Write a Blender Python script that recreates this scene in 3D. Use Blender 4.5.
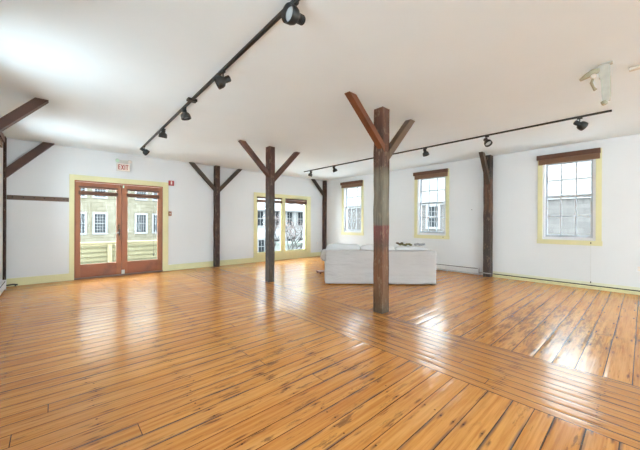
import bpy, bmesh, math, random
from mathutils import Vector, Matrix
R = math.radians
rnd = random.Random(7)
scene = bpy.context.scene
for o in list(bpy.data.objects):
    bpy.data.objects.remove(o, do_unlink=True)
COL = scene.collection

# ------------------------------------------------------------------ camera
TH = 0.8329                      # viewing direction, from +X towards +Y
FWD = Vector((math.cos(TH), math.sin(TH), 0))
RGT = Vector((math.sin(TH), -math.cos(TH), 0))
cd = bpy.data.cameras.new('camera')
cam = bpy.data.objects.new('camera', cd)
COL.objects.link(cam)
ROLL = 0.0041
rr = RGT * math.cos(ROLL) - Vector((0, 0, 1)) * -math.sin(ROLL)
up = rr.cross(FWD)
M = Matrix((rr, up, -FWD)).transposed().to_4x4()
M.translation = Vector((0, 0, 1.2))
cam.matrix_world = M
cd.sensor_width = 36
cd.lens = 294.15 / 640 * 36
cd.shift_y = -(225 - 222.93) / 640
cd.clip_start = 0.02
cd.clip_end = 200
scene.camera = cam

# ------------------------------------------------------------------ light
W = bpy.data.worlds.new('overcast_sky')
scene.world = W
W.use_nodes = True
nt = W.node_tree
nt.nodes['Background'].inputs[0].default_value = (0.83, 0.94, 1.0, 1)
nt.nodes['Background'].inputs[1].default_value = 13.0

def area(name, loc, rot, sx, sy, power, col=(1, 1, 1)):
    l = bpy.data.lights.new(name, 'AREA')
    l.shape = 'RECTANGLE'
    l.size, l.size_y, l.energy, l.color = sx, sy, power, col
    o = bpy.data.objects.new(name, l)
    o.location, o.rotation_euler = loc, rot
    COL.objects.link(o)
    return o
# fill lamps added outside windows beside and behind the camera, standing in for daylight
WIN_Y = (6.53, 3.78, 0.98, -1.8, -4.6)
for y, pw in zip(WIN_Y, (22, 26, 18, 12, 10)):
    area('window_fill_lamp', (-1.15, y, 1.45), (0, R(-103), 0), 1.5, 0.8, pw, (0.72, 0.90, 1.0))
for y in (-1.8, -4.6):
    area('window_fill_lamp', (7.85, y, 1.6), (0, R(100), 0), 1.5, 0.8, 6, (0.72, 0.90, 1.0))
FRONT_X = (0.7, 3.4, 6.1)
for x in FRONT_X:
    area('window_fill_lamp', (x, -6.85, 1.20), (R(104), 0, 0), 1.9, 1.7, 36, (0.72, 0.90, 1.0))

scene.view_settings.view_transform = 'Standard'
scene.view_settings.look = 'None'
scene.view_settings.exposure = 0.30
scene.view_settings.gamma = 1.0
scene.view_settings.use_curve_mapping = False

# ------------------------------------------------------------------ materials
OUT = 0.135          # outdoor colours darkened to hold exposure under the strong sky
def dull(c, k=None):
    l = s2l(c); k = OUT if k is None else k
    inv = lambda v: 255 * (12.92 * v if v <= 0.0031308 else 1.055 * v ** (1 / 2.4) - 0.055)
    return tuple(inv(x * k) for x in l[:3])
def s2l(c):
    return tuple(((v / 255) / 12.92 if v / 255 <= 0.04045 else ((v / 255 + 0.055) / 1.055) ** 2.4) for v in c) + (1,)

class NT:
    def __init__(s, name):
        s.m = bpy.data.materials.new(name)
        s.m.use_nodes = True
        s.t = s.m.node_tree
        s.b = s.t.nodes['Principled BSDF']
        s.out = s.t.nodes['Material Output']
    def n(s, typ, **kw):
        nd = s.t.nodes.new(typ)
        for k, v in kw.items():
            setattr(nd, k, v)
        return nd
    def l(s, a, b):
        s.t.links.new(a, b)
    def math(s, op, a, b=None, c=None):
        nd = s.n('ShaderNodeMath', operation=op)
        for i, v in enumerate((a, b, c)):
            if v is None: continue
            if isinstance(v, (int, float)): nd.inputs[i].default_value = v
            else: s.l(v, nd.inputs[i])
        return nd.outputs[0]
    def mix(s, fac, a, b, blend='MIX'):
        nd = s.n('ShaderNodeMix', data_type='RGBA', blend_type=blend)
        for sock, v in ((nd.inputs[0], fac), (nd.inputs[6], a), (nd.inputs[7], b)):
            if isinstance(v, (int, float)): sock.default_value = v
            elif isinstance(v, tuple): sock.default_value = v
            else: s.l(v, sock)
        return nd.outputs[2]
    def coord(s, which='Object'):
        return s.n('ShaderNodeTexCoord').outputs[which]
    def mapping(s, vec, scale=(1, 1, 1), loc=(0, 0, 0), rot=(0, 0, 0)):
        nd = s.n('ShaderNodeMapping')
        s.l(vec, nd.inputs[0])
        nd.inputs[1].default_value = loc
        nd.inputs[2].default_value = rot
        nd.inputs[3].default_value = scale
        return nd.outputs[0]
    def noise(s, vec, scale=5, detail=4, rough=0.55, out='Fac'):
        nd = s.n('ShaderNodeTexNoise')
        s.l(vec, nd.inputs['Vector'])
        nd.inputs['Scale'].default_value = scale
        nd.inputs['Detail'].default_value = detail
        nd.inputs['Roughness'].default_value = rough
        return nd.outputs[out]
    def ramp(s, fac, stops, interp='LINEAR'):
        nd = s.n('ShaderNodeValToRGB')
        nd.color_ramp.interpolation = interp
        el = nd.color_ramp.elements
        while len(el) > 1: el.remove(el[-1])
        el[0].position, el[0].color = stops[0]
        for p, c in stops[1:]:
            e = el.new(p); e.color = c
        s.l(fac, nd.inputs[0])
        return nd.outputs[0]
    def smooth(s, v, lo, hi):
        nd = s.n('ShaderNodeMapRange', interpolation_type='SMOOTHSTEP')
        s.l(v, nd.inputs[0])
        nd.inputs[1].default_value, nd.inputs[2].default_value = lo, hi
        return nd.outputs[0]
    def bump(s, h, strength=0.2, dist=0.01):
        nd = s.n('ShaderNodeBump')
        nd.inputs['Strength'].default_value = strength
        nd.inputs['Distance'].default_value = dist
        s.l(h, nd.inputs['Height'])
        s.l(nd.outputs[0], s.b.inputs['Normal'])

def basic(name, rgb, rough=0.5, var=0.06, vscale=6, metal=0.0, bump=0.05, stretch=(1, 1, 1), spec=0.5, sheen=0):
    """colour with a little procedural unevenness"""
    m = NT(name)
    c = s2l(rgb)
    v = m.mapping(m.coord(), scale=stretch)
    f = m.noise(v, vscale)
    dk = tuple(x * (1 - var * 2) for x in c[:3]) + (1,)
    lt = tuple(min(1, x * (1 + var)) for x in c[:3]) + (1,)
    m.l(m.ramp(f, [(0.3, dk), (0.7, lt)]), m.b.inputs['Base Color'])
    m.b.inputs['Roughness'].default_value = rough
    m.b.inputs['Metallic'].default_value = metal
    m.b.inputs['Specular IOR Level'].default_value = spec
    if bump: m.bump(f, bump, 0.01)
    return m.m

def wood(name, dark, light, rough=0.6, axis='z', scale=9, bump=0.25):
    m = NT(name)
    st = {'z': (1, 1, 0.07), 'x': (0.07, 1, 1), 'y': (1, 0.07, 1)}[axis]
    v = m.mapping(m.coord(), scale=st)
    a = m.noise(v, scale, 6, 0.65)
    b = m.noise(m.coord(), 3, 3)
    c = m.mix(a, s2l(dark), s2l(light))
    c = m.mix(m.math('MULTIPLY', m.smooth(b, 0.5, 0.75), 0.45), c, s2l(tuple(x * 0.6 for x in dark)))
    m.l(c, m.b.inputs['Base Color'])
    m.b.inputs['Roughness'].default_value = rough
    m.bump(a, bump, 0.01)
    return m.m

def plaster(name, rgb, tile=None):
    m = NT(name)
    f = m.noise(m.coord(), 1.3, 3)
    g = m.noise(m.coord(), 40, 4)
    c = s2l(rgb)
    m.l(m.ramp(f, [(0.3, tuple(x * 0.97 for x in c[:3]) + (1,)), (0.7, c)]), m.b.inputs['Base Color'])
    m.b.inputs['Roughness'].default_value = 0.75
    m.b.inputs['Specular IOR Level'].default_value = 0.2
    m.bump(g, 0.05, 0.004)
    return m.m

def floor_mat():
    m = NT('varnished_floor_boards')
    co = m.n('ShaderNodeTexCoord').outputs['Object']
    sp = m.n('ShaderNodeSeparateXYZ'); m.l(co, sp.inputs[0])
    X, Y = sp.outputs[0], sp.outputs[1]
    inband = m.math('MULTIPLY', m.math('GREATER_THAN', X, 2.318), m.math('LESS_THAN', X, 3.20))
    right = m.math('GREATER_THAN', X, 3.20)
    # across / along the boards
    def sel(f, a, b):   # f ? b : a
        return m.math('ADD', m.math('MULTIPLY', a, m.math('SUBTRACT', 1.0, f)), m.math('MULTIPLY', b, f))
    width = sel(right, sel(inband, 0.128, 0.098), 0.158)
    seedoff = sel(right, sel(inband, 0.0, 91.3), 47.37)
    across = sel(inband, Y, X)
    along = sel(inband, X, Y)
    w = m.math('ADD', m.math('DIVIDE', across, width), seedoff)
    vd = m.n('ShaderNodeTexVoronoi', voronoi_dimensions='1D', feature='DISTANCE_TO_EDGE')
    vf = m.n('ShaderNodeTexVoronoi', voronoi_dimensions='1D', feature='F1')
    for v in (vd, vf):
        m.l(w, v.inputs['W']); v.inputs['Scale'].default_value = 1; v.inputs['Randomness'].default_value = 0.45
    edge = m.math('MULTIPLY', vd.outputs['Distance'], width)          # metres to the seam
    rc = m.n('ShaderNodeSeparateColor'); m.l(vf.outputs['Color'], rc.inputs[0])
    r1, r2, r3 = rc.outputs[0], rc.outputs[1], rc.outputs[2]
    # butt joints between lengths of board
    run = m.math('DIVIDE', m.math('ADD', along, m.math('MULTIPLY', r1, 7.1)), 7.2)
    fr = m.math('FRACT', run)
    joint = m.math('MULTIPLY', m.math('MINIMUM', fr, m.math('SUBTRACT', 1.0, fr)), 7.2)
    lenid = m.math('FLOOR', run)
    # vector with board-wise offset for grain
    cv = m.n('ShaderNodeCombineXYZ')
    m.l(m.math('ADD', along, m.math('MULTIPLY', r2, 37.0)), cv.inputs[0])
    m.l(across, cv.inputs[1])
    m.l(m.math('ADD', m.math('MULTIPLY', r3, 19.0), m.math('MULTIPLY', lenid, 5.3)), cv.inputs[2])
    grain = m.noise(m.mapping(cv.outputs[0], scale=(0.9, 22, 1)), 2.2, 6, 0.62)
    fig = m.noise(m.mapping(cv.outputs[0], scale=(0.6, 5, 1)), 1.6, 5, 0.6)
    cl = m.mix(m.smooth(grain, 0.3, 0.72), s2l((220, 156, 80)), s2l((188, 117, 50)))
    # each board its own tone
    wn = m.n('ShaderNodeTexWhiteNoise', noise_dimensions='2D')
    cw = m.n('ShaderNodeCombineXYZ'); m.l(r1, cw.inputs[0]); m.l(lenid, cw.inputs[1]); m.l(cw.outputs[0], wn.inputs['Vector'])
    tone = wn.outputs['Value']
    cl = m.mix(m.math('MULTIPLY', tone, 0.35), cl, s2l((178, 102, 42)))
    cl = m.mix(m.math('MULTIPLY', m.smooth(fig, 0.45, 0.75), 0.4), cl, s2l((232, 174, 104)))
    # band is a little browner and less orange
    cl = m.mix(m.math('MULTIPLY', inband, 0.4), cl, s2l((168, 112, 64)))
    # wear: grey violet worn streaks along the boards, and a dull trodden patch
    big = m.noise(m.mapping(co, scale=(1, 1, 1)), 0.75, 3, 0.5)
    worn = m.noise(m.mapping(cv.outputs[0], scale=(1.3, 7, 1)), 2.6, 6, 0.7)
    wmask = m.math('MULTIPLY', m.smooth(worn, 0.60, 0.70), m.smooth(big, 0.44, 0.62))
    def spot(cx, cy, rx, ry):
        a = m.math('POWER', m.math('DIVIDE', m.math('SUBTRACT', X, cx), rx), 2.0)
        b = m.math('POWER', m.math('DIVIDE', m.math('SUBTRACT', Y, cy), ry), 2.0)
        return m.math('SUBTRACT', 1.0, m.smooth(m.math('ADD', a, b), 0.2, 1.0))
    patch = m.math('MULTIPLY', m.math('MAXIMUM', spot(4.3, 0.75, 1.5, 0.75), m.math('MULTIPLY', spot(3.3, 1.9, 1.0, 1.0), 0.7)), m.smooth(worn, 0.43, 0.62))
    near = m.math('MULTIPLY', spot(1.3, 1.75, 1.2, 1.0), m.smooth(worn, 0.55, 0.64))
    wmask = m.math('MINIMUM', 1.0, m.math('ADD', wmask, m.math('ADD', patch, near)))
    cl = m.mix(m.math('MULTIPLY', wmask, 0.66), cl, s2l((88, 60, 42)))
    scr = m.noise(m.mapping(cv.outputs[0], scale=(0.8, 14, 1), loc=(3, 9, 2)), 3.0, 5, 0.7)
    cl = m.mix(m.math('MULTIPLY', m.smooth(scr, 0.62, 0.70), 0.6), cl, s2l((104, 50, 26)))
    # nails: two per board on every joist
    jx = m.math('DIVIDE', m.math('ADD', along, m.math('MULTIPLY', r2, 0.11)), 0.53)
    jf = m.math('MULTIPLY', m.math('SUBTRACT', m.math('FRACT', jx), 0.5), 0.53)
    dn = m.math('SUBTRACT', edge, 0.026)
    nd = m.math('SQRT', m.math('ADD', m.math('MULTIPLY', jf, jf), m.math('MULTIPLY', dn, dn)))
    wnn = m.n('ShaderNodeTexWhiteNoise', noise_dimensions='2D'); cn = m.n('ShaderNodeCombineXYZ'); m.l(m.math('FLOOR', jx), cn.inputs[0]); m.l(r3, cn.inputs[1]); m.l(cn.outputs[0], wnn.inputs['Vector'])
    nail = m.math('MULTIPLY', m.math('SUBTRACT', 1.0, m.smooth(nd, 0.0035, 0.0085)), m.math('GREATER_THAN', wnn.outputs['Value'], 0.25))
    # smudge round a nail, drawn out along the board
    sm_ = m.math('SQRT', m.math('ADD', m.math('MULTIPLY', m.math('MULTIPLY', jf, jf), 0.035), m.math('MULTIPLY', dn, dn)))
    smudge = m.math('MULTIPLY', m.math('SUBTRACT', 1.0, m.smooth(sm_, 0.002, 0.013)), m.smooth(worn, 0.42, 0.56))
    cl = m.mix(m.math('MULTIPLY', smudge, 0.8), cl, s2l((92, 58, 44)))
    cl = m.mix(m.math('MULTIPLY', nail, 0.85), cl, s2l((52, 36, 30)))
    # seams, wider on some boards
    gapn = m.noise(m.mapping(cv.outputs[0], scale=(0.25, 0.01, 1)), 1.6, 2)
    gw = m.math('ADD', 0.0027, m.math('MULTIPLY', m.smooth(gapn, 0.56, 0.72), 0.0045))
    gap = m.math('LESS_THAN', edge, gw)
    gap = m.math('MAXIMUM', gap, m.math('LESS_THAN', joint, 0.0022))
    bandedge = m.math('MINIMUM', m.math('ABSOLUTE', m.math('SUBTRACT', X, 2.318)), m.math('ABSOLUTE', m.math('SUBTRACT', X, 3.20)))
    gap = m.math('MAXIMUM', gap, m.math('LESS_THAN', bandedge, 0.004))
    # deep grey worn edges beside a few seams
    edgewear = m.math('MULTIPLY', m.math('SUBTRACT', 1.0, m.smooth(edge, 0.004, 0.020)), m.smooth(m.noise(m.mapping(cv.outputs[0], scale=(0.7, 0.4, 1)), 1.5, 4, 0.6), 0.50, 0.62))
    cl = m.mix(m.math('MULTIPLY', edgewear, 0.85), cl, s2l((88, 72, 70)))
    cl = m.mix(m.math('MULTIPLY', gap, 0.92), cl, s2l((48, 26, 14)))
    m.l(cl, m.b.inputs['Base Color'])
    rg = m.math('ADD', 0.12, m.math('MULTIPLY', m.noise(m.mapping(cv.outputs[0], scale=(1, 6, 1)), 3, 4), 0.16))
    m.l(rg, m.b.inputs['Roughness'])
    m.b.inputs['Specular IOR Level'].default_value = 0.40
    # cupped boards, grain, seams
    cup = m.math('MULTIPLY', m.smooth(edge, 0.0, 0.035), 0.0018)
    rip = m.math('MULTIPLY', m.noise(m.mapping(co, scale=(1, 1, 1)), 2.3, 2), 0.006)
    tilt = m.math('MULTIPLY', m.noise(m.mapping(cv.outputs[0], scale=(0.9, 9, 1)), 3, 3), 0.0022)
    hgt = m.math('ADD', m.math('ADD', cup, rip), tilt)
    bp = m.n('ShaderNodeBump'); bp.inputs['Strength'].default_value = 0.8; bp.inputs['Distance'].default_value = 1.0
    m.l(hgt, bp.inputs['Height']); m.l(bp.outputs[0], m.b.inputs['Normal'])
    return m.m

def glass_mat():
    m = NT('clear_window_glass')
    tr = m.n('ShaderNodeBsdfTransparent'); tr.inputs[0].default_value = (0.96, 0.975, 0.97, 1)
    gl = m.n('ShaderNodeBsdfGlossy'); gl.inputs['Roughness'].default_value = 0.02
    fr = m.n('ShaderNodeFresnel'); fr.inputs[0].default_value = 1.12
    mx = m.n('ShaderNodeMixShader')
    m.l(fr.outputs[0], mx.inputs[0]); m.l(tr.outputs[0], mx.inputs[1]); m.l(gl.outputs[0], mx.inputs[2])
    m.l(mx.outputs[0], m.out.inputs[0])
    return m.m

def post_mat(name, stops, noise=0.10, GD=0.62):
    """old timber whose paint and stain change with height; stops = (z metres, colour)"""
    m = NT(name)
    co = m.coord()
    sp = m.n('ShaderNodeSeparateXYZ'); m.l(co, sp.inputs[0])
    n1 = m.noise(m.mapping(co, scale=(9, 9, 1.2)), 2.5, 5, 0.7)
    z = m.math('ADD', sp.outputs[2], m.math('MULTIPLY', m.math('SUBTRACT', n1, 0.5), noise))
    zz = m.math('DIVIDE', z, 2.8)
    base = m.ramp(zz, [(max(0, p / 2.8), s2l(c)) for p, c in stops])
    g = m.noise(m.mapping(co, scale=(30, 30, 1.6)), 1.0, 7, 0.7)
    spk = m.noise(m.mapping(co, scale=(22, 22, 9)), 1.0, 5, 0.7)
    c = m.mix(m.math('MULTIPLY', m.smooth(g, 0.38, 0.66), GD), base, (0.02, 0.012, 0.008, 1))
    c = m.mix(m.math('MULTIPLY', m.smooth(spk, 0.54, 0.64), 0.42), c, s2l((146, 128, 104)))
    m.l(c, m.b.inputs['Base Color'])
    m.b.inputs['Roughness'].default_value = 0.6
    m.bump(m.math('ADD', g, m.math('MULTIPLY', spk, 0.6)), 0.5, 0.006)
    return m.m

def stone_mat(name, a, b, mortar, scale=1.0):
    m = NT(name)
    co = m.coord()
    sp = m.n('ShaderNodeSeparateXYZ'); m.l(co, sp.inputs[0])
    cv = m.n('ShaderNodeCombineXYZ')
    m.l(m.math('ADD', sp.outputs[0], sp.outputs[1]), cv.inputs[0]); m.l(sp.outputs[2], cv.inputs[1])
    wob = m.noise(co, 1.2, 2, out='Color')
    vv = m.n('ShaderNodeVectorMath', operation='MULTIPLY_ADD'); m.l(wob, vv.inputs[0]); vv.inputs[1].default_value = (0.25, 0.25, 0); m.l(cv.outputs[0], vv.inputs[2])
    br = m.n('ShaderNodeTexBrick'); m.l(vv.outputs[0], br.inputs['Vector'])
    br.inputs['Color1'].default_value = s2l(a); br.inputs['Color2'].default_value = s2l(b); br.inputs['Mortar'].default_value = s2l(mortar)
    br.inputs['Scale'].default_value = scale
    br.inputs['Mortar Size'].default_value = 0.02
    br.inputs['Brick Width'].default_value = 0.8; br.inputs['Row Height'].default_value = 0.33
    n = m.noise(co, 6, 5, 0.7)
    m.l(m.mix(m.math('MULTIPLY', n, 0.35), br.outputs[0], s2l(mortar)), m.b.inputs['Base Color'])
    m.b.inputs['Roughness'].default_value = 0.9
    return m.m

def lap_mat(name, rgb, line, pitch=0.13, axis=2):
    m = NT(name)
    sp = m.n('ShaderNodeSeparateXYZ'); m.l(m.coord(), sp.inputs[0])
    f = m.math('FRACT', m.math('DIVIDE', sp.outputs[axis], pitch))
    n = m.noise(m.coord(), 4, 4)
    c = m.mix(m.math('MULTIPLY', n, 0.4), s2l(rgb), s2l(line))
    m.l(m.mix(m.math('MULTIPLY', m.math('LESS_THAN', f, 0.14), 0.8), c, s2l(line)), m.b.inputs['Base Color'])
    m.b.inputs['Roughness'].default_value = 0.8
    return m.m

def cloth_mat(name, rgb):
    m = NT(name)
    co = m.coord()
    a = m.noise(m.mapping(co, scale=(1.4, 1.4, 5.5)), 1.6, 3, 0.5)
    b = m.noise(co, 160, 2)
    c = s2l(rgb)
    m.l(m.ramp(a, [(0.3, tuple(x * 0.95 for x in c[:3]) + (1,)), (0.7, c)]), m.b.inputs['Base Color'])
    m.b.inputs['Roughness'].default_value = 0.9
    m.b.inputs['Specular IOR Level'].default_value = 0.1
    m.bump(m.math('ADD', m.math('MULTIPLY', a, 3.0), m.math('MULTIPLY', b, 0.05)), 0.5, 0.02)
    return m.m

MT = dict(
    floor=floor_mat(), glass=glass_mat(),
    wall=plaster('white_wall_paint', (224, 226, 228)), ceil=plaster('white_ceiling_paint', (232, 241, 246)),
    yellow=basic('pale_yellow_trim_paint', (224, 218, 170), 0.45, 0.03, 3),
    sash=basic('white_window_paint', (226, 228, 232), 0.4, 0.03, 5),
    sashgrey=basic('grey_sash_paint', (176, 180, 186), 0.4, 0.05, 5),
    doorwood=wood('orange_stained_door_wood', (140, 78, 42), (176, 108, 64), 0.4, 'z', 8, 0.08),
    doorwoodh=wood('orange_stained_rail_wood', (132, 68, 36), (168, 96, 54), 0.4, 'x', 8, 0.08),
    blind=wood('dark_woven_blind', (96, 68, 48), (146, 110, 82), 0.6, 'y', 30, 0.3),
    blindx=wood('brown_woven_blind', (70, 42, 30), (124, 84, 62), 0.6, 'x', 30, 0.3),
    blindtop=basic('dark_brown_valance', (96, 58, 38), 0.45, 0.12, 14),
    black=basic('black_track_metal', (38, 38, 37), 0.42, 0.1, 20, 0.0, 0.02),
    lens=basic('frosted_lamp_lens', (190, 194, 196), 0.2, 0.05, 20),
    heater=basic('white_heater_enamel', (222, 223, 224), 0.4, 0.03, 8),
    dark=basic('dark_slot', (40, 38, 36), 0.7, 0.1, 8),
    rail=wood('grey_brown_rail_wood', (84, 66, 56), (124, 102, 88), 0.6, 'x', 10),
    brace=wood('dark_brown_timber', (58, 34, 26), (92, 56, 42), 0.55, 'x', 8, 0.3),
    red=basic('red_plastic', (168, 30, 34), 0.4, 0.05, 20),
    exitred=basic('exit_letter_red', (176, 36, 36), 0.5, 0.03, 20),
    exitwhite=basic('cream_sign_plastic', (232, 222, 212), 0.4, 0.03, 20),
    cream=basic('cream_plastic', (206, 205, 198), 0.5, 0.04, 20),
    aged=basic('aged_white_plastic', (188, 186, 176), 0.5, 0.05, 20),
    olive=basic('yellowed_plastic', (168, 162, 138), 0.5, 0.06, 20),
    brass=basic('aged_brass', (120, 84, 54), 0.4, 0.1, 20, 0.4),
    steel=basic('steel', (170, 168, 164), 0.35, 0.06, 20, 0.8),
    cover=cloth_mat('white_cotton_slipcover', (184, 179, 177)),
    pillow=cloth_mat('white_cotton_cushion', (206, 204, 203)),
    greenlens=basic('green_tinted_lamp', (196, 226, 200), 0.3, 0.03, 20),
    knit=basic('olive_knit', (112, 106, 58), 0.9, 0.25, 60, 0, 0.5),
    brownknit=basic('brown_knit', (92, 66, 48), 0.9, 0.2, 60, 0, 0.5),
    greyknit=basic('grey_wool', (168, 168, 172), 0.9, 0.1, 60, 0, 0.5),
)

# ------------------------------------------------------------------ mesh helpers
class MB:
    def __init__(s): s.bm = bmesh.new()
    def box(s, x0, x1, y0, y1, z0, z1, bev=0.0):
        r = bmesh.ops.create_cube(s.bm, size=1)
        vs = r['verts']
        for v in vs:
            v.co = Vector((x0 + (v.co.x + .5) * (x1 - x0), y0 + (v.co.y + .5) * (y1 - y0), z0 + (v.co.z + .5) * (z1 - z0)))
        if bev:
            es = list({e for v in vs for e in v.link_edges})
            bmesh.ops.bevel(s.bm, geom=es, offset=bev, segments=2, affect='EDGES', profile=0.5)
        return s
    def tube(s, pts, r, seg=10, caps=True):
        """round bar through pts; r a number or one per point"""
        pts = [Vector(p) for p in pts]
        rs = r if isinstance(r, (list, tuple)) else [r] * len(pts)
        rings = []
        ref = None
        for i, p in enumerate(pts):
            d = (pts[min(i + 1, len(pts) - 1)] - pts[max(i - 1, 0)]).normalized()
            if ref is None:
                ref = Vector((0, 0, 1)) if abs(d.z) < 0.9 else Vector((1, 0, 0))
            a = d.cross(ref).normalized(); b = d.cross(a).normalized()
            ref = -b if b.length else ref
            ref = a.cross(d)
            rings.append([s.bm.verts.new(p + (a * math.cos(2 * math.pi * k / seg) + ref * math.sin(2 * math.pi * k / seg)) * rs[i]) for k in range(seg)])
        for A, B in zip(rings, rings[1:]):
            for k in range(seg):
                s.bm.faces.new((A[k], A[(k + 1) % seg], B[(k + 1) % seg], B[k])).smooth = True
        if caps:
            s.bm.faces.new(rings[0]); s.bm.faces.new(list(reversed(rings[-1])))
        return s
    def prism(s, poly, axis, a, b):
        """extrude a polygon (pairs) along axis from a to b"""
        def P(u, v, w):
            return {'x': (w, u, v), 'y': (u, w, v), 'z': (u, v, w)}[axis]
        A = [s.bm.verts.new(P(u, v, a)) for u, v in poly]
        B = [s.bm.verts.new(P(u, v, b)) for u, v in poly]
        n = len(poly)
        s.bm.faces.new(A); s.bm.faces.new(list(reversed(B)))
        for i in range(n):
            s.bm.faces.new((A[i], B[i], B[(i + 1) % n], A[(i + 1) % n]))
        return s
    def blob(s, c, rx, ry, rz, sub=3, rot=None, sq=1.0):
        r = bmesh.ops.create_icosphere(s.bm, subdivisions=sub, radius=1)
        for v in r['verts']:
            p = v.co
            if sq != 1.0:
                p = Vector([math.copysign(abs(q) ** sq, q) for q in p])
            p = Vector((p.x * rx, p.y * ry, p.z * rz))
            if rot: p = rot @ p
            v.co = p + Vector(c)
        for f in s.bm.faces: f.smooth = True
        return s
    def build(s, name, mat, parent=None, loc=(0, 0, 0), smooth=False, rotz=0):
        bmesh.ops.recalc_face_normals(s.bm, faces=s.bm.faces)
        me = bpy.data.meshes.new(name)
        s.bm.to_mesh(me); s.bm.free()
        if smooth:
            for p in me.polygons: p.use_smooth = True
        me.materials.append(mat)
        o = bpy.data.objects.new(name, me)
        o.location = loc; o.rotation_euler = (0, 0, rotz)
        if parent: o.parent = parent
        COL.objects.link(o)
        return o

def tag(o, label=None, cat=None, group=None, kind=None):
    if label: o['label'] = label
    if cat: o['category'] = cat
    if group: o['group'] = group
    if kind: o['kind'] = kind
    return o
def thing(name, label, cat, loc=(0, 0, 0), rotz=0, group=None):
    o = bpy.data.objects.new(name, None)
    COL.objects.link(o)
    o.location = loc; o.rotation_euler = (0, 0, rotz); o.empty_display_size = 0.1
    return tag(o, label, cat, group)
def setting(name, loc=(0, 0, 0), label=None):
    o = bpy.data.objects.new(name, None)
    COL.objects.link(o); o.location = loc
    return tag(o, label, None, None, 'structure')
def copy_tree(o, parent=None):
    c = o.copy(); COL.objects.link(c)
    if parent: c.parent = parent
    for ch in [x for x in bpy.data.objects if x.parent == o and x != c]:
        copy_tree(ch, c)
    return c

# ------------------------------------------------------------------ the room
XC, XB, YA, YD, ZC, T = -0.665, 7.40, 7.916, -6.5, 2.741, 0.20

def wall(name, axis, pos, out, u0, u1, holes, zt=ZC):
    """axis 'y' = wall plane at y=pos, running in x; out = direction of the thickness"""
    us = sorted({u0, u1} | {h[0] for h in holes} | {h[1] for h in holes})
    mb = MB()
    lo, hi = sorted((pos, pos + out * T))
    for a, b in zip(us, us[1:]):
        hs = sorted([h for h in holes if h[0] <= a and h[1] >= b], key=lambda h: h[2])
        z = 0.0; spans = []
        for h in hs:
            if h[2] > z: spans.append((z, h[2]))
            z = h[3]
        if z < zt: spans.append((z, zt))
        for z0, z1 in spans:
            if axis == 'y': mb.box(a, b, lo, hi, z0, z1)
            else: mb.box(lo, hi, a, b, z0, z1)
    bmesh.ops.remove_doubles(mb.bm, verts=mb.bm.verts, dist=1e-5)
    o = mb.build(name, MT['wall'])
    return tag(o, None, None, None, 'structure')

# openings
DOOR = (0.333, 1.994, 0.0, 2.07)
PATIO = (4.588, 6.57, 0.23, 2.03)
WH = lambda c: (c - 0.415, c + 0.415, 0.90, 2.50)
WBY = (6.535, 3.775, 0.99)
wall('wall_back', 'y', YA, 1, XC - T, XB + T, [DOOR, PATIO])
wall('wall_right', 'x', XB, 1, YD, YA, [WH(y) for y in WBY] + [WH(-1.8), WH(-4.6)])
wall('wall_left', 'x', XC, -1, YD, YA, [WH(y) for y in WIN_Y])
wall('wall_front', 'y', YD, -1, XC - T, XB + T, [(x - 1.0, x + 1.0, 0.40, 2.50) for x in FRONT_X])
tag(MB().box(XC - T, XB + T, YD - T, YA + T, -0.12, 0).build('floor', MT['floor']), kind='structure',
    label='worn orange varnished plank floor with a cross band of narrower boards')
tag(MB().box(XC - T, XB + T, YD - T, YA + T, ZC, ZC + 0.15).build('ceiling', MT['ceil']), kind='structure')

# baseboards
def base(name, *boxes):
    mb = MB()
    for b in boxes: mb.box(*b, bev=0.002)
    return tag(mb.build(name, MT['yellow']), kind='structure')
base('baseboard_back', (XC + 0.04, 0.252, YA - 0.016, YA, 0, 0.145), (2.116, 4.49, YA - 0.016, YA, 0, 0.145), (6.73, XB - 0.02, YA - 0.016, YA, 0, 0.145))
bb = setting('baseboard_right')
MB().box(XB - 0.014, XB, YD, 2.29, 0.072, 0.122, 0.002).build('upper_strip', basic('pale_green_yellow_paint', (220, 221, 196), 0.5, 0.03, 3), bb)
MB().box(XB - 0.010, XB, YD, 2.29, 0.052, 0.072).build('shadow_gap', MT['dark'], bb)
MB().box(XB - 0.050, XB, YD, 2.29, 0.0, 0.052, 0.004).build('shoe_strip', MT['yellow'], bb)
MB().box(XB - 0.014, XB, 5.6, 7.75, 0.0, 0.122, 0.002).build('upper_strip', MT['yellow'], bb)

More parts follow.
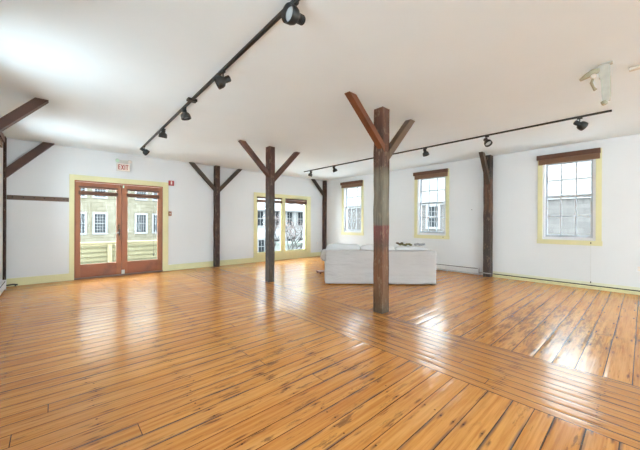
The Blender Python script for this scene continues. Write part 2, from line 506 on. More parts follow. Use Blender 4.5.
# ---- sash windows in the right wall and the left wall
def sash_window(name, wall_x, s, yc, label=None):
    """s = +1: wall on the right side (outside is +x), -1: left wall"""
    root = setting(name, (wall_x, yc, 0), label)
    X = lambda a, b: tuple(sorted((s * a, s * b)))
    m = MB()                                          # casing: two sides and the bottom apron
    for sg in (-1, 1):
        y0, y1 = sorted((sg * 0.398, sg * 0.478))
        m.box(*X(-0.018, 0.0), y0, y1, 0.885, 2.585, 0.002)
    m.box(*X(-0.018, 0.0), -0.398, 0.398, 2.49, 2.585, 0.002)
    m.box(*X(-0.022, 0.0), -0.488, 0.488, 0.800, 0.888, 0.003)
    m.build('window_frame', MT['yellow'], root)
    m = MB()                                          # white jamb liner
    for sg in (-1, 1):
        y0, y1 = sorted((sg * 0.36, sg * 0.414)); m.box(*X(0.0, 0.16), y0, y1, 0.905, 2.495)
    m.box(*X(0.0, 0.16), -0.36, 0.36, 2.44, 2.495)
    m.box(*X(0.0, 0.16), -0.36, 0.36, 0.905, 0.940)
    m.build('window_jamb', MT['sash'], root)
    for (nm, z0, z1, x) in (('upper_sash', 1.715, 2.44, 0.105), ('lower_sash', 0.94, 1.765, 0.060)):
        m = MB()
        for sg in (-1, 1):
            y0, y1 = sorted((sg * 0.328, sg * 0.360)); m.box(*X(x, x + 0.035), y0, y1, z0, z1)
        m.box(*X(x, x + 0.035), -0.328, 0.328, z0, z0 + 0.045)
        m.box(*X(x, x + 0.035), -0.328, 0.328, z1 - 0.045, z1)
        for yy in (-0.112, 0.112):
            m.box(*X(x + 0.008, x + 0.028), yy - 0.008, yy + 0.008, z0 + 0.045, z1 - 0.045)
        zm = (z0 + z1) / 2
        m.box(*X(x + 0.009, x + 0.027), -0.328, 0.328, zm - 0.008, zm + 0.008)
        sash = m.build(nm, MT['sashgrey'], root)
        MB().box(*X(x + 0.016, x + 0.020), -0.33, 0.33, z0 + 0.04, z1 - 0.04).build('pane', MT['glass'], sash)
    return root
for i, y in enumerate(WBY):
    sash_window('window_%d' % (i + 1), XB, 1, y)
sash_window('window_4', XB, 1, -1.8)
sash_window('window_13', XB, 1, -4.6)
for i, y in enumerate(WIN_Y):
    sash_window('window_%d' % (i + 5), XC, -1, y)
for i, x in enumerate(FRONT_X):
    r = setting('window_%d' % (i + 14), (x, YD, 0))
    m = MB()
    for sg in (-1, 1):
        a, b = sorted((sg * 0.95, sg * 1.0)); m.box(a, b, -0.15, 0.0, 0.4, 2.5)
    m.box(-0.95, 0.95, -0.15, 0, 0.4, 0.45); m.box(-0.95, 0.95, -0.15, 0, 2.45, 2.5); m.box(-0.02, 0.02, -0.1, -0.06, 0.45, 2.45)
    m.build('window_frame', MT['sash'], r)
    for a, b in ((-0.95, -0.02), (0.02, 0.95)):
        MB().box(a, b, -0.082, -0.078, 0.45, 2.45).build('pane', MT['glass'], r)

# blinds with their cords
def window_blind(wall_x, s, yc, label, cord, group='brown roll-up window blinds'):
    t = thing('window_blind', label, 'window blind', (wall_x - s * 0.024, yc, 2.395), 0, group)
    X = lambda a, b: tuple(sorted((-s * a, -s * b)))
    MB().box(*X(0.0, 0.062), -0.462, 0.485, 0.098, 0.190, 0.003).build('valance', MT['blindtop'], t)
    m = MB()
    for k in range(5):
        m.box(*X(0.0, 0.040 - 0.003 * (k % 2)), -0.455, 0.455, 0.0 + k * 0.0196, 0.0195 + k * 0.0196, 0.003)
    m.build('folded_slats', MT['blind'], t)
    if cord:
        y = -0.335
        m = MB(); m.tube([(-s * 0.005, y, 0), (-s * 0.005, y, cord)], 0.0016, 6)
        c = m.build('pull_cord', MT['cream'], t)
        for z in (-1.545, cord):
            MB().tube([(-s * 0.005, y, z - 0.016), (-s * 0.005, y, z), (-s * 0.005, y, z + 0.016)], [0.006, 0.009, 0.004], 10).build('cord_knob', MT['dark'], c)
    return t
window_blind(XB, 1, WBY[2], 'brown raised blind with a long cord, on the rightmost window of the right wall', -2.27)
window_blind(XB, 1, WBY[1], 'brown raised blind on the window between the two posts, above the heater', -1.545)
window_blind(XB, 1, WBY[0], 'small distant brown raised blind on the window nearest the far corner', None)
window_blind(XC, -1, WIN_Y[0], 'brown raised blind cut by the left edge of the picture beside the corner post', None)

# ---- double glazed doors in the back wall
m = MB()
m.box(0.252, 0.333, YA - 0.020, YA, 0, 2.178, 0.003).box(1.994, 2.116, YA - 0.020, YA, 0, 2.178, 0.003).box(0.333, 1.994, YA - 0.020, YA, 2.07, 2.178, 0.003)
tag(m.build('trim_1', MT['yellow']), kind='structure')
m = MB()
m.box(0.333, 0.348, YA, YA + 0.14, 0.03, 2.07).box(1.979, 1.994, YA, YA + 0.14, 0.03, 2.07).box(0.348, 1.979, YA, YA + 0.14, 2.045, 2.07)
tag(m.build('trim_2', MT['doorwood']), kind='structure')
tag(MB().box(0.333, 1.994, YA - 0.03, YA + 0.16, 0, 0.03, 0.004).build('trim_3', wood('grey_brown_threshold', (110, 84, 72), (146, 118, 104), 0.5, 'x')), kind='structure')

def door_leaf(name, x0, x1, g0, g1):
    r = setting(name, (x0, YA + 0.012, 0.032))
    w = x1 - x0; a = g0 - x0; b = g1 - x0
    m = MB()
    m.box(0, a, 0, 0.045, 0, 2.005, 0.003).box(b, w, 0, 0.045, 0, 2.005, 0.003)
    m.build('stile', MT['doorwood'], r)
    MB().box(a, b, 0.002, 0.043, 0, 0.272, 0.002).build('bottom_rail', MT['doorwoodh'], r)
    MB().box(a, b, 0.002, 0.043, 1.885, 2.005, 0.002).build('top_rail', MT['doorwoodh'], r)
    MB().box(a - 0.004, b + 0.004, 0.020, 0.026, 0.268, 1.889).build('pane', MT['glass'], r)
    return r
d1 = door_leaf('door_1', 0.350, 1.150, 0.432, 1.058)
d2 = door_leaf('door_2', 1.154, 1.977, 1.268, 1.888)
# handle set, bolts and catches
m = MB(); m.box(0.745, 0.775, -0.012, 0, 0.77, 1.13, 0.004)
h = m.build('handle_plate', MT['brass'], d1)
MB().tube([(0.76, -0.012, 0.88), (0.76, -0.05, 0.89), (0.76, -0.05, 1.0), (0.76, -0.012, 1.01)], 0.009, 8).build('pull_handle', MT['dark'], h)
MB().blob((0.735, -0.03, 1.075), 0.022, 0.03, 0.022, 2).build('door_knob', MT['brass'], d1)
MB().blob((0.735, -0.02, 0.935), 0.018, 0.02, 0.018, 2).build('thumb_turn', MT['cream'], d1)
MB().box(0.77, 0.795, -0.014, 0, 1.945, 2.0, 0.002).build('top_bolt', MT['brass'], d1)
MB().box(0.02, 0.045, -0.014, 0, 1.94, 1.995, 0.002).build('top_bolt', MT['greenlens'], d2)
MB().box(-0.0, 0.06, -0.014, 0, 0.0, 0.09, 0.003).build('floor_bolt', MT['cream'], d2)
# woven shades tied up over each pane
for (leafname, x0, x1, lab) in (('left', 0.40, 1.085, 'brown woven shade rolled up on the left glazed door'), ('right', 1.245, 1.915, 'brown woven shade rolled up on the right glazed door')):
    t = thing('woven_blind', lab, 'blind', ((x0 + x1) / 2, YA + 0.008, 1.77), 0, 'shades on the glazed doors')
    w = (x1 - x0) / 2
    MB().box(-w, w, -0.02, 0, 0.0, 0.085, 0.008).build('rolled_slats', MT['blindx'], t)
    MB().box(-w, w, -0.016, 0, 0.150, 0.185, 0.004).build('head_rail', MT['blindx'], t)
    for q in (-w * .7, w * .7):
        MB().tube([(q, -0.012, 0.08), (q, -0.012, 0.155)], 0.003, 6).build('cord', MT['blindtop'], t)
t = thing('hanging_cord', 'thin dark shade cord hanging over the right door pane', 'cord', (1.80, YA + 0.004, 0.42))
MB().tube([(0, 0, 0), (0, 0, 1.35)], 0.003, 6).build('cord', MT['dark'], t)
MB().tube([(0, 0, -0.03), (0, 0, 0.0), (0, 0, 0.03)], [0.010, 0.013, 0.005], 8).build('cord_knob', MT['dark'], t)

# ---- patio window, two panes in a yellow frame
pw = setting('window_12', (0, YA, 0))
m = MB()
m.box(4.492, 4.588, -0.022, 0, 0, 2.12, 0.003).box(6.57, 6.735, -0.022, 0, 0, 2.12, 0.003)
m.box(4.588, 6.57, -0.022, 0, 2.03, 2.12, 0.003).box(4.588, 6.57, -0.022, 0, 0.0, 0.23, 0.003)
m.build('window_frame', MT['yellow'], pw)
m = MB()
m.box(4.588, 4.605, 0, 0.15, 0.23, 2.03).box(6.545, 6.57, 0, 0.15, 0.23, 2.03).box(4.605, 6.545, 0, 0.15, 2.005, 2.03).box(4.605, 6.545, 0, 0.15, 0.23, 0.255)
m.box(5.525, 5.64, -0.01, 0.06, 0.255, 2.005, 0.003)
m.build('mullion', MT['yellow'], pw)
for a, b in ((4.605, 5.525), (5.64, 6.545)):
    m = MB()
    m.box(a, a + 0.03, 0.02, 0.05, 0.255, 2.005).box(b - 0.03, b, 0.02, 0.05, 0.255, 2.005).box(a + 0.03, b - 0.03, 0.02, 0.05, 0.255, 0.29).box(a + 0.03, b - 0.03, 0.02, 0.05, 1.975, 2.005)
    s_ = m.build('sash', MT['yellow'], pw)
    MB().box(a + 0.028, b - 0.028, 0.032, 0.036, 0.288, 1.977).build('pane', MT['glass'], s_)
for (x0, x1, sag, lab) in ((4.60, 5.52, 0.0, 'brown woven shade rolled up on the left patio pane behind the post'), (5.645, 6.56, 0.03, 'brown woven shade bunched up on the right patio pane')):
    t = thing('woven_blind', lab, 'blind', ((x0 + x1) / 2, YA + 0.012, 1.83), 0, 'shades on the patio window')
    w = (x1 - x0) / 2
    MB().box(-w, w, -0.03, 0, 0.12, 0.168, 0.004).build('head_rail', MT['blindx'], t)
    m = MB()
    if sag:
        m.prism([(-w, 0.02), (-w * .5, 0.0), (0, 0.02), (w * .5, -0.01), (w, 0.01), (w, 0.115), (-w, 0.115)], 'y', -0.028, -0.002)
    else:
        m.box(-w, w, -0.03, 0, 0.0, 0.075, 0.008)
    m.build('rolled_slats', MT['blindx'], t)
    for q in (-w * .7, w * .7):
        MB().tube([(q, -0.012, 0.05), (q, -0.012, 0.13)], 0.003, 6).build('cord', MT['blindtop'], t)

# ------------------------------------------------------------------ timber posts
def rough_box(mb, x0, x1, y0, y1, z0, z1, amp=0.004, n=14, seed=0):
    r = random.Random(seed)
    rings = []
    for i in range(n + 1):
        z = z0 + (z1 - z0) * i / n
        k = 0 if i in (0, n) else 1
        ring = []
        for (x, y, dx, dy) in ((x0, y0, -1, -1), (x1, y0, 1, -1), (x1, y1, 1, 1), (x0, y1, -1, 1)):
            c = 0.007 + r.random() * 0.005
            ring.append(mb.bm.verts.new((x - dx * c * (dx * dy > 0) + r.uniform(-amp, amp) * k, y - dy * c * (dx * dy < 0) + r.uniform(-amp, amp) * k, z)))
            ring.append(mb.bm.verts.new((x - dx * c * (dx * dy < 0) + r.uniform(-amp, amp) * k, y - dy * c * (dx * dy > 0) + r.uniform(-amp, amp) * k, z)))
        rings.append(ring)
    for A, B in zip(rings, rings[1:]):
        for q in range(8): mb.bm.faces.new((A[q], A[(q + 1) % 8], B[(q + 1) % 8], B[q]))
    mb.bm.faces.new(list(reversed(rings[0]))); mb.bm.faces.new(rings[-1])

def timber_post(label, x0, x1, y0, y1, mat, bmat, braces, seed, group=None, amp=0.004):
    """braces: (outer x at ceiling, z where the outer edge meets the post, thickness along x, y0, y1)"""
    cx, cy = (x0 + x1) / 2, (y0 + y1) / 2
    t = thing('timber_post', label, 'post', (cx, cy, 0), 0, group)
    m = MB(); rough_box(m, x0 - cx, x1 - cx, y0 - cy, y1 - cy, 0, ZC, amp, 14, seed)
    m.build('upright', mat, t)
    for (xo, zj, th, by0, by1) in braces:
        sg = -1 if xo < cx else 1
        xp = x0 if sg < 0 else x1                       # face of the post
        xi = cx + sg * 0.02                             # brace is let into the post
        sl = (ZC - zj) / (xo - xp)
        poly = [(xo - cx, ZC), (xo - sg * th - cx, ZC), (xi - cx, zj + sl * (xi - xp) + abs(sl) * th), (xi - cx, zj + sl * (xi - xp))]
        b = MB(); b.prism(poly, 'y', by0 - cy, by1 - cy)
        bmesh.ops.bevel(b.bm, geom=list(b.bm.edges), offset=0.003, segments=1, affect='EDGES')
        b.build('brace', bmat, t)
    return t
central = post_mat('central_post_timber', [(0.0, (92, 76, 58)), (0.16, (112, 78, 50)), (0.80, (120, 76, 48)), (0.90, (92, 62, 46)), (1.02, (112, 62, 50)), (1.16, (118, 62, 56)), (1.18, (116, 108, 92)), (1.80, (122, 112, 94)), (1.93, (98, 84, 66)), (1.97, (76, 42, 26)), (2.74, (92, 52, 32))], 0.03, 0.45)
postbrown = post_mat('weathered_post_timber', [(0.0, (84, 74, 68)), (0.9, (74, 66, 64)), (1.62, (80, 74, 70)), (1.78, (72, 44, 34)), (2.74, (88, 48, 34))])
farpost = post_mat('red_brown_post_timber', [(0.0, (52, 38, 36)), (0.5, (74, 44, 38)), (2.74, (70, 42, 32))])
wallpost = post_mat('wall_post_timber', [(0.0, (84, 66, 64)), (0.6, (66, 58, 52)), (1.4, (70, 48, 40)), (1.55, (104, 68, 42)), (2.18, (90, 54, 34)), (2.26, (44, 36, 30)), (2.74, (42, 34, 30))])
orangebrace = wood('orange_brown_brace', (84, 42, 20), (128, 72, 38), 0.5, 'x', 9, 0.3)
greybrace = wood('brown_grey_brace', (74, 54, 40), (112, 86, 66), 0.6, 'x', 9, 0.3)
redbrace = wood('red_brown_brace', (62, 32, 20), (96, 54, 36), 0.55, 'x', 9, 0.3)
darkbrace = wood('dark_brace', (50, 40, 32), (80, 64, 50), 0.6, 'x', 9, 0.3)

p = timber_post('thick central timber post before the sofa, weathered grey and brown with a faded red patch', 3.214, 3.372, 2.312, 2.465, central, orangebrace,
                [(2.56, 2.195, 0.125, 2.315, 2.40), (4.04, 2.06, 0.13, 2.315, 2.41)], 1, None, 0.005)
for ch in bpy.data.objects:
    if ch.parent == p and ch.name.startswith('brace') and max(v.co.x for v in ch.data.vertices) > 0.3: ch.data.materials[0] = greybrace
p = timber_post('dark free-standing post with two braces, in front of the patio window', 3.212, 3.350, 5.050, 5.195, postbrown, redbrace,
                [(2.575, 2.12, 0.12, 5.06, 5.15), (4.02, 2.03, 0.125, 5.06, 5.15)], 2)
p = timber_post('slim red brown post with two braces against the back wall', 3.250, 3.378, YA - 0.152, YA - 0.008, farpost, darkbrace,
                [(2.585, 2.05, 0.12, YA - 0.12, YA - 0.04), (4.06, 2.02, 0.12, YA - 0.12, YA - 0.04)], 3)
p = timber_post('timber post with one dark brace against the right wall, between two windows', XB - 0.170, XB - 0.008, 2.30, 2.45, wallpost, darkbrace,
                [(6.80, 2.10, 0.14, 2.32, 2.40)], 4)
p = timber_post('slim post with one brace standing in the far corner behind the sofa', XB - 0.100, XB - 0.008, YA - 0.155, YA - 0.008, farpost, darkbrace,
                [(6.72, 2.17, 0.12, YA - 0.12, YA - 0.04)], 5)
p = timber_post('dark brown corner post with one brace at the left end of the coat rail', XC + 0.001, XC + 0.035, YA - 0.15, YA - 0.001, farpost, MT['brace'],
                [(0.025, 2.0, 0.165, YA - 0.12, YA - 0.03)], 6, None, 0.001)
p = timber_post('post at the left edge whose large dark brace crosses the upper left corner', XC + 0.001, XC + 0.035, 5.05, 5.20, farpost, MT['brace'],
                [(-0.04, 2.08, 0.125, 5.07, 5.19)], 7, None, 0.001)

# ------------------------------------------------------------------ track lighting
def track(label, xa, y0, xb, y1, feed):
    ang = math.atan2(-(xb - xa), y1 - y0)
    t = thing('lighting_track', label, 'light track', ((xa + xb) / 2, (y0 + y1) / 2, ZC - 0.028), ang)
    h = (y1 - y0) / 2; cy = (y0 + y1) / 2
    m = MB()
    m.box(-0.0145, 0.0145, -h, h, 0.012, 0.028, 0.001)
    m.box(-0.0145, -0.006, -h, h, 0.006, 0.012).box(0.006, 0.0145, -h, h, 0.006, 0.012)
    m.build('rail', MT['black'], t)
    for yy in (-h, h):
        MB().box(-0.0155, 0.0155, yy - 0.010, yy + 0.010, 0.004, 0.027, 0.001).build('end_cap', MT['black'], t)
    if feed is not None:
        MB().box(-0.055, 0.055, feed - cy - 0.04, feed - cy + 0.04, -0.002, 0.0275, 0.004).build('power_feed', MT['black'], t)
    return t
T1 = lambda y: 1.232 + 0.0235 * (y - 1.6)
T2 = lambda y: 5.57
track('long black lighting track crossing the ceiling at upper left', T1(0.9), 0.9, T1(7.10), 7.10, 3.80)
track('long black lighting track running beside the windows of the right wall', T2(0), 0.30, T2(0), 6.83, None)

def lathe(mb, c, d, prof, seg=24):
    a = d.orthogonal().normalized(); b = d.cross(a).normalized()
    rings = [[mb.bm.verts.new(c + d * t + (a * math.cos(2 * math.pi * i / seg) + b * math.sin(2 * math.pi * i / seg)) * r) for i in range(seg)] for t, r in prof]
    for A, B in zip(rings, rings[1:]):
        for i in range(seg): mb.bm.faces.new((A[i], A[(i + 1) % seg], B[(i + 1) % seg], B[i])).smooth = True
    mb.bm.faces.new(rings[0]); mb.bm.faces.new(list(reversed(rings[-1])))
    return mb
def spotlight(x, y, aim, label, k=0.95):
    """round flared head: clip, stem, yoke, back can, bell, lens"""
    d = (RGT * aim[0] + Vector((0, 0, 1)) * aim[1] + FWD * aim[2]).normalized()
    t = thing('track_spotlight', label, 'spotlight', (x, y, ZC - 0.030), 0, 'black spotlights on the ceiling tracks')
    MB().box(-0.012, 0.012, -0.030, 0.030, -0.014, 0.006, 0.003).build('track_clip', MT['black'], t)
    MB().tube([(0, 0, -0.013), (0, 0, -0.055)], 0.0065, 10).build('stem', MT['black'], t)
    P = Vector((0, 0, -0.060))
    C = P - Vector((0, 0, 0.030)) * (1 if d.z > -0.8 else 0.5)
    MB().tube([P + Vector((0, 0, 0.008)), C + d * -0.01], 0.008, 8).build('yoke', MT['black'], t)
    prof = [(-0.080, 0.001), (-0.080, 0.026), (-0.076, 0.031), (-0.02, 0.032), (-0.012, 0.036), (0.004, 0.056), (0.025, 0.064), (0.072, 0.066), (0.074, 0.063), (0.070, 0.057), (0.035, 0.048), (0.030, 0.001)]
    head = lathe(MB(), C, d, [(a * k, r * k) for a, r in prof]).build('lamp_head', MT['black'], t)
    for a in (-0.066, -0.052, -0.038):
        lathe(MB(), C, d, [((a - .002) * k, .030 * k), ((a - .002) * k, .035 * k), ((a + .002) * k, .035 * k), ((a + .002) * k, .030 * k)]).build('cooling_fin', MT['black'], head)
    lathe(MB(), C, d, [(0.036 * k, 0.001), (0.040 * k, 0.030 * k), (0.046 * k, 0.049 * k), (0.050 * k, 0.045 * k), (0.058 * k, 0.020 * k), (0.060 * k, 0.001)]).build('lens', MT['lens'], head)
    return t
HEADS = [
    (T1(6.70), 6.70, (0.65, -0.6, 0.3), 'smallest spotlight at the far end of the left track, tilted right, near the exit sign'),
    (T1(5.22), 5.22, (-0.2, -1, 0.2), 'second spotlight from the far end of the left track, pointing down'),
    (T1(4.08), 4.08, (0.25, -1, 0.1), 'spotlight beside the power feed of the left track, pointing down'),
    (T1(2.84), 2.84, (-0.8, -0.45, -0.25), 'spotlight on the left track turned sideways to the left'),
    (T1(1.62), 1.62, (-0.62, -0.1, -0.62), 'largest and nearest spotlight at the top, showing its pale lens'),
    (T2(0), 6.54, (-0.35, -1, 0.3), 'tiny spotlight at the far end of the right track above the corner post'),
    (T2(0), 5.56, (0.45, -1, 0.2), 'second spotlight from the far end of the right track, left of the central post'),
    (T2(0), 2.97, (0.25, -1, -0.1), 'spotlight just right of the central post, above the middle window'),
    (T2(0), 1.83, (0.1, -0.75, -0.6), 'spotlight with visible lens above the wall post'),
    (T2(0), 0.617, (0.85, -0.45, -0.05), 'rightmost spotlight, turned to the right above the rightmost window'),
]
for hx, hy, aim, lab in HEADS:
    spotlight(hx, hy, aim, lab)

# ------------------------------------------------------------------ heaters
def heater(label, face, s, y0, y1):
    t = thing('baseboard_heater', label, 'heater', (face, (y0 + y1) / 2, 0)); h = (y1 - y0) / 2
    X = lambda a, b: tuple(sorted((-s * a, -s * b)))
    m = MB()
    m.box(*X(0.001, 0.008), -h, h, 0.02, 0.17)
    m.box(*X(0.008, 0.05), -h, h, 0.158, 0.17, 0.002)
    m.box(*X(0.052, 0.058), -h, h, 0.035, 0.142, 0.002)
    m.build('cover', MT['heater'], t)
    MB().box(*X(0.010, 0.050), -h + 0.01, h - 0.01, 0.03, 0.150).build('fin_bank', MT['dark'], t)
    for sg in (-1, 1):
        a, b = sorted((sg * h, sg * (h - 0.015)))
        MB().box(*X(0.001, 0.060), a, b, 0.0, 0.171, 0.002).build('end_cap', MT['heater'], t)
    for q in (-h * 0.5, h * 0.15, h * 0.45):
        MB().box(*X(0.010, 0.050), q - 0.01, q + 0.01, 0.0, 0.03).build('foot', MT['heater'], t)
    return t
heater('white baseboard heater along the right wall behind the sofa', XB, 1, 2.58, 5.55)
heater('white baseboard heater cut by the left edge of the picture', XC, -1, 2.6, 7.60)
m = MB(); m.tube([(0, 0, 0.05), (0.07, 0.09, 0.045), (0.13, 0.10, 0.03)], 0.014, 8); m.tube([(0.10, 0.10, 0.0), (0.10, 0.10, 0.04)], 0.010, 8)
tag(m.build('heater_pipe', MT['dark'], loc=(XC + 0.06, 7.72, 0)), 'short dark heater pipe at the foot of the corner post', 'pipe')
m = MB(); m.tube([(0, 0, 0), (0, 0.25, 0)], 0.010, 8)
tag(m.build('heater_pipe', MT['steel'], loc=(XB - 0.19, 2.27, 0.085)), 'thin pipe between the heater end and the foot of the wall post', 'pipe')

# ------------------------------------------------------------------ wall fittings
t = thing('coat_rail', 'long grey brown wooden peg rail on the back wall left of the doors', 'coat rail', (-0.19, YA, 1.61))
MB().box(-0.437, 0.437, -0.022, -0.001, 0, 0.085, 0.003).build('board', MT['rail'], t)
for k in range(6):
    x = -0.36 + k * 0.144
    MB().tube([(x, -0.022, 0.04), (x, -0.05, 0.045), (x, -0.06, 0.05)], [0.007, 0.006, 0.010], 8).build('peg', MT['dark'], t)

t = thing('exit_sign', 'lit style exit sign with red letters and twin lamps above the glazed doors', 'exit sign', (1.175, YA, 2.35))
MB().box(-0.125, 0.125, -0.045, -0.001, 0.0, 0.165, 0.006).build('sign_box', MT['exitwhite'], t)
L = {'E': ['#####', '#', '#', '####', '#', '#', '#####'], 'X': ['#   #', '#   #', ' # #', '  #', ' # #', '#   #', '#   #'],
     'I': ['#'] * 7, 'T': ['#####', '  #', '  #', '  #', '  #', '  #', '  #']}
m = MB()
def stroke(x0, z0, x1, z1, w):
    d = Vector((x1 - x0, 0, z1 - z0)).normalized(); nrm = Vector((-d.z, 0, d.x)) * w / 2
    m.prism([(x0 + nrm.x, z0 + nrm.z), (x1 + nrm.x, z1 + nrm.z), (x1 - nrm.x, z1 - nrm.z), (x0 - nrm.x, z0 - nrm.z)], 'y', -0.049, -0.045)
b0, b1, w = 0.028, 0.138, 0.014
x = -0.088                                            # E
stroke(x, b0, x, b1, w)
for z in (b0 + w / 2, (b0 + b1) / 2, b1 - w / 2): stroke(x - w / 2, z, x + 0.034, z, w)
x = -0.038; stroke(x, b0, x + 0.042, b1, w); stroke(x, b1, x + 0.042, b0, w)      # X
x = 0.028; stroke(x, b0, x, b1, w)                    # I
x = 0.070; stroke(x, b0, x, b1, w); stroke(x - 0.026, b1 - w / 2, x + 0.026, b1 - w / 2, w)   # T
m.build('letters', MT['exitred'], t)
MB().box(-0.10, 0.10, -0.035, -0.001, 0.172, 0.245, 0.008).build('battery_box', MT['cream'], t)
for sx, mm in ((-0.115, 'greenlens'), (0.115, 'exitwhite')):
    c = Vector((sx, -0.055, 0.225)); d = Vector((0, -0.9, -0.35)).normalized()
    hd = MB().tube([c - d * 0.04, c - d * 0.02, c + d * 0.02, c + d * 0.03], [0.018, 0.034, 0.04, 0.041], 16).build('emergency_lamp', MT['cream'], t)
    MB().tube([c + d * 0.030, c + d * 0.036], 0.034, 16).build('lamp_lens', MT[mm], hd)

t = thing('fire_alarm_pull', 'small red fire alarm pull station beside the top of the door frame', 'fire alarm', (2.18, YA, 2.11))
MB().box(-0.062, 0.062, -0.035, -0.001, 0, 0.125, 0.006).build('housing', MT['red'], t)
MB().box(-0.018, 0.014, -0.045, -0.035, 0.03, 0.105, 0.003).build('pull_lever', MT['exitwhite'], t)
t = thing('door_keypad', 'small brown wall box beside the right door frame at hand height', 'switch', (2.155, YA, 1.36))
MB().box(-0.036, 0.036, -0.022, -0.001, 0, 0.11, 0.004).build('plate', basic('brown_metal_plate', (150, 96, 76), 0.5), t)
MB().box(-0.014, 0.014, -0.028, -0.022, 0.035, 0.075, 0.002).build('button', MT['cream'], t)

def outlet(label, loc, rot):
    t = thing('wall_outlet', label, 'outlet', loc, rot, 'white wall outlets')
    MB().box(-0.035, 0.035, -0.006, -0.0005, -0.057, 0.057, 0.002).build('plate', MT['sash'], t)
    for z in (-0.022, 0.022):
        s_ = MB().box(-0.016, 0.016, -0.009, -0.006, z - 0.014, z + 0.014, 0.002).build('socket', MT['exitwhite'], t)
    return t
outlet('white outlet on the back wall left of the far corner post', (7.07, YA, 0.475), 0)
outlet('white outlet low on the right wall at the right edge of the picture', (XB, 0.05, 0.44), R(-90))
m = MB(); m.tube([(0, 0, 0), (-0.02, 0, 0)], [0.006, 0.009], 10)
tag(m.build('wall_nail', MT['dark'], loc=(XB - 0.001, 2.75, 1.53)), 'tiny dark nail in the wall right of the middle window', 'nail')

# ceiling fittings at the right
t = thing('ceiling_bracket', 'white plastic ceiling unit hanging down with a side arm and loose cord', 'ceiling fitting', (3.93, 0.25, ZC))
DD = Vector((3.93, 0.25, 0)).normalized(); DX = Vector((DD.y, -DD.x, 0))
def loc3(r, u, f=0): return DX * r + Vector((0, 0, u)) + DD * f
m = MB()
m.box(-0.03, 0.03, -0.05, 0.05, -0.012, -0.001, 0.003)
m.build('mounting_plate', MT['aged'], t)
m = MB()
w0 = [(-0.050, 0.030, -0.012), (-0.046, 0.034, -0.13), (-0.034, 0.036, -0.135), (-0.026, 0.038, -0.30), (-0.016, 0.034, -0.36)]
rings = []
for a, b, z in w0:
    rings.append([m.bm.verts.new(loc3(q, z, g)) for q, g in ((a, -0.014), (b, -0.014), (b, 0.014), (a, 0.014))])
for A_, B_ in zip(rings, rings[1:]):
    for q in range(4): m.bm.faces.new((A_[q], A_[(q + 1) % 4], B_[(q + 1) % 4], B_[q]))
m.bm.faces.new(rings[0]); m.bm.faces.new(list(reversed(rings[-1])))
m.build('tapered_housing', MT['aged'], t)
MB().tube([loc3(-0.015, -0.355), loc3(-0.006, -0.375), loc3(0.0, -0.39)], [0.022, 0.024, 0.020], 12).build('end_nozzle', MT['olive'], t)
a_ = MB().tube([loc3(-0.04, -0.045), loc3(-0.09, -0.05), loc3(-0.14, -0.075), loc3(-0.185, -0.10)], [0.024, 0.030, 0.026, 0.012], 12).build('side_arm', MT['olive'], t)
MB().blob(loc3(-0.085, -0.09), 0.024, 0.024, 0.030, 2).build('bulb', MT['exitwhite'], a_)
MB().tube([loc3(-0.085, -0.10), loc3(-0.10, -0.15), loc3(-0.085, -0.20), loc3(-0.07, -0.23)], [0.010, 0.012, 0.010, 0.015], 10).build('loose_cord', MT['olive'], t)
t = MB().box(-0.03, 0.03, -0.24, 0.06, -0.025, -0.001, 0.004).build('cable_raceway', MT['cream'], loc=(4.22, 0.04, ZC))
tag(t, 'white cable raceway box on the ceiling at the upper right edge', 'raceway')

# ------------------------------------------------------------------ sofa
SO = Vector((3.934, 4.174, 0)); SE = Vector((5.500, 2.690, 0))
sdir = (SE - SO).normalized(); SL = (SE - SO).length
srot = math.atan2(sdir.y, sdir.x)          # local +x along the back, local +y away from the camera
sofa = thing('slipcovered_sofa', 'white slipcovered sofa seen from behind, beyond the central post', 'sofa', ((SO + SE) / 2), srot)
hl = SL / 2
def soft_box(mb, x0, x1, y0, y1, z0, z1, nx, nz, amp, seed, hem=0.0, bev=0.03):
    """cloth box: subdivided rounded box, gently creased"""
    r = bmesh.ops.create_cube(mb.bm, size=1)
    vs = r['verts']
    for v in vs:
        v.co = Vector((x0 + (v.co.x + .5) * (x1 - x0), y0 + (v.co.y + .5) * (y1 - y0), z0 + (v.co.z + .5) * (z1 - z0)))
    es = list({e for v in vs for e in v.link_edges if not all(abs(q.co.z - z0) < 1e-5 for q in e.verts)})
    bmesh.ops.bevel(mb.bm, geom=es, offset=bev, segments=3, affect='EDGES', profile=0.5)
    bmesh.ops.subdivide_edges(mb.bm, edges=[e for e in mb.bm.edges if e.calc_length() > 0.12], cuts=nx, use_grid_fill=True)
    for v in mb.bm.verts:
        x, z = v.co.x, v.co.z
        k = amp * (math.sin(x * 7 + seed) * math.cos(z * 5.5 + x * 2.2 + seed) + 0.5 * math.sin(x * 17 + z * 9 + seed * 2))
        v.co.y += k if v.co.y > (y0 + y1) / 2 else -k
        if hem and z < z0 + 0.12: v.co.y += (-hem if v.co.y < (y0 + y1) / 2 else hem) * (1 - (z - z0) / 0.12)
    for f in mb.bm.faces: f.smooth = True
m = MB(); soft_box(m, -hl, hl, 0, 0.24, 0.022, 0.665, 14, 8, 0.011, 1.0, 0.012)
m.build('back_cover', MT['cover'], sofa)
m = MB(); soft_box(m, -hl + 0.02, hl - 0.02, 0.245, 0.92, 0.022, 0.30, 8, 4, 0.004, 2.0, 0.01)
m.build('seat_base', MT['cover'], sofa)
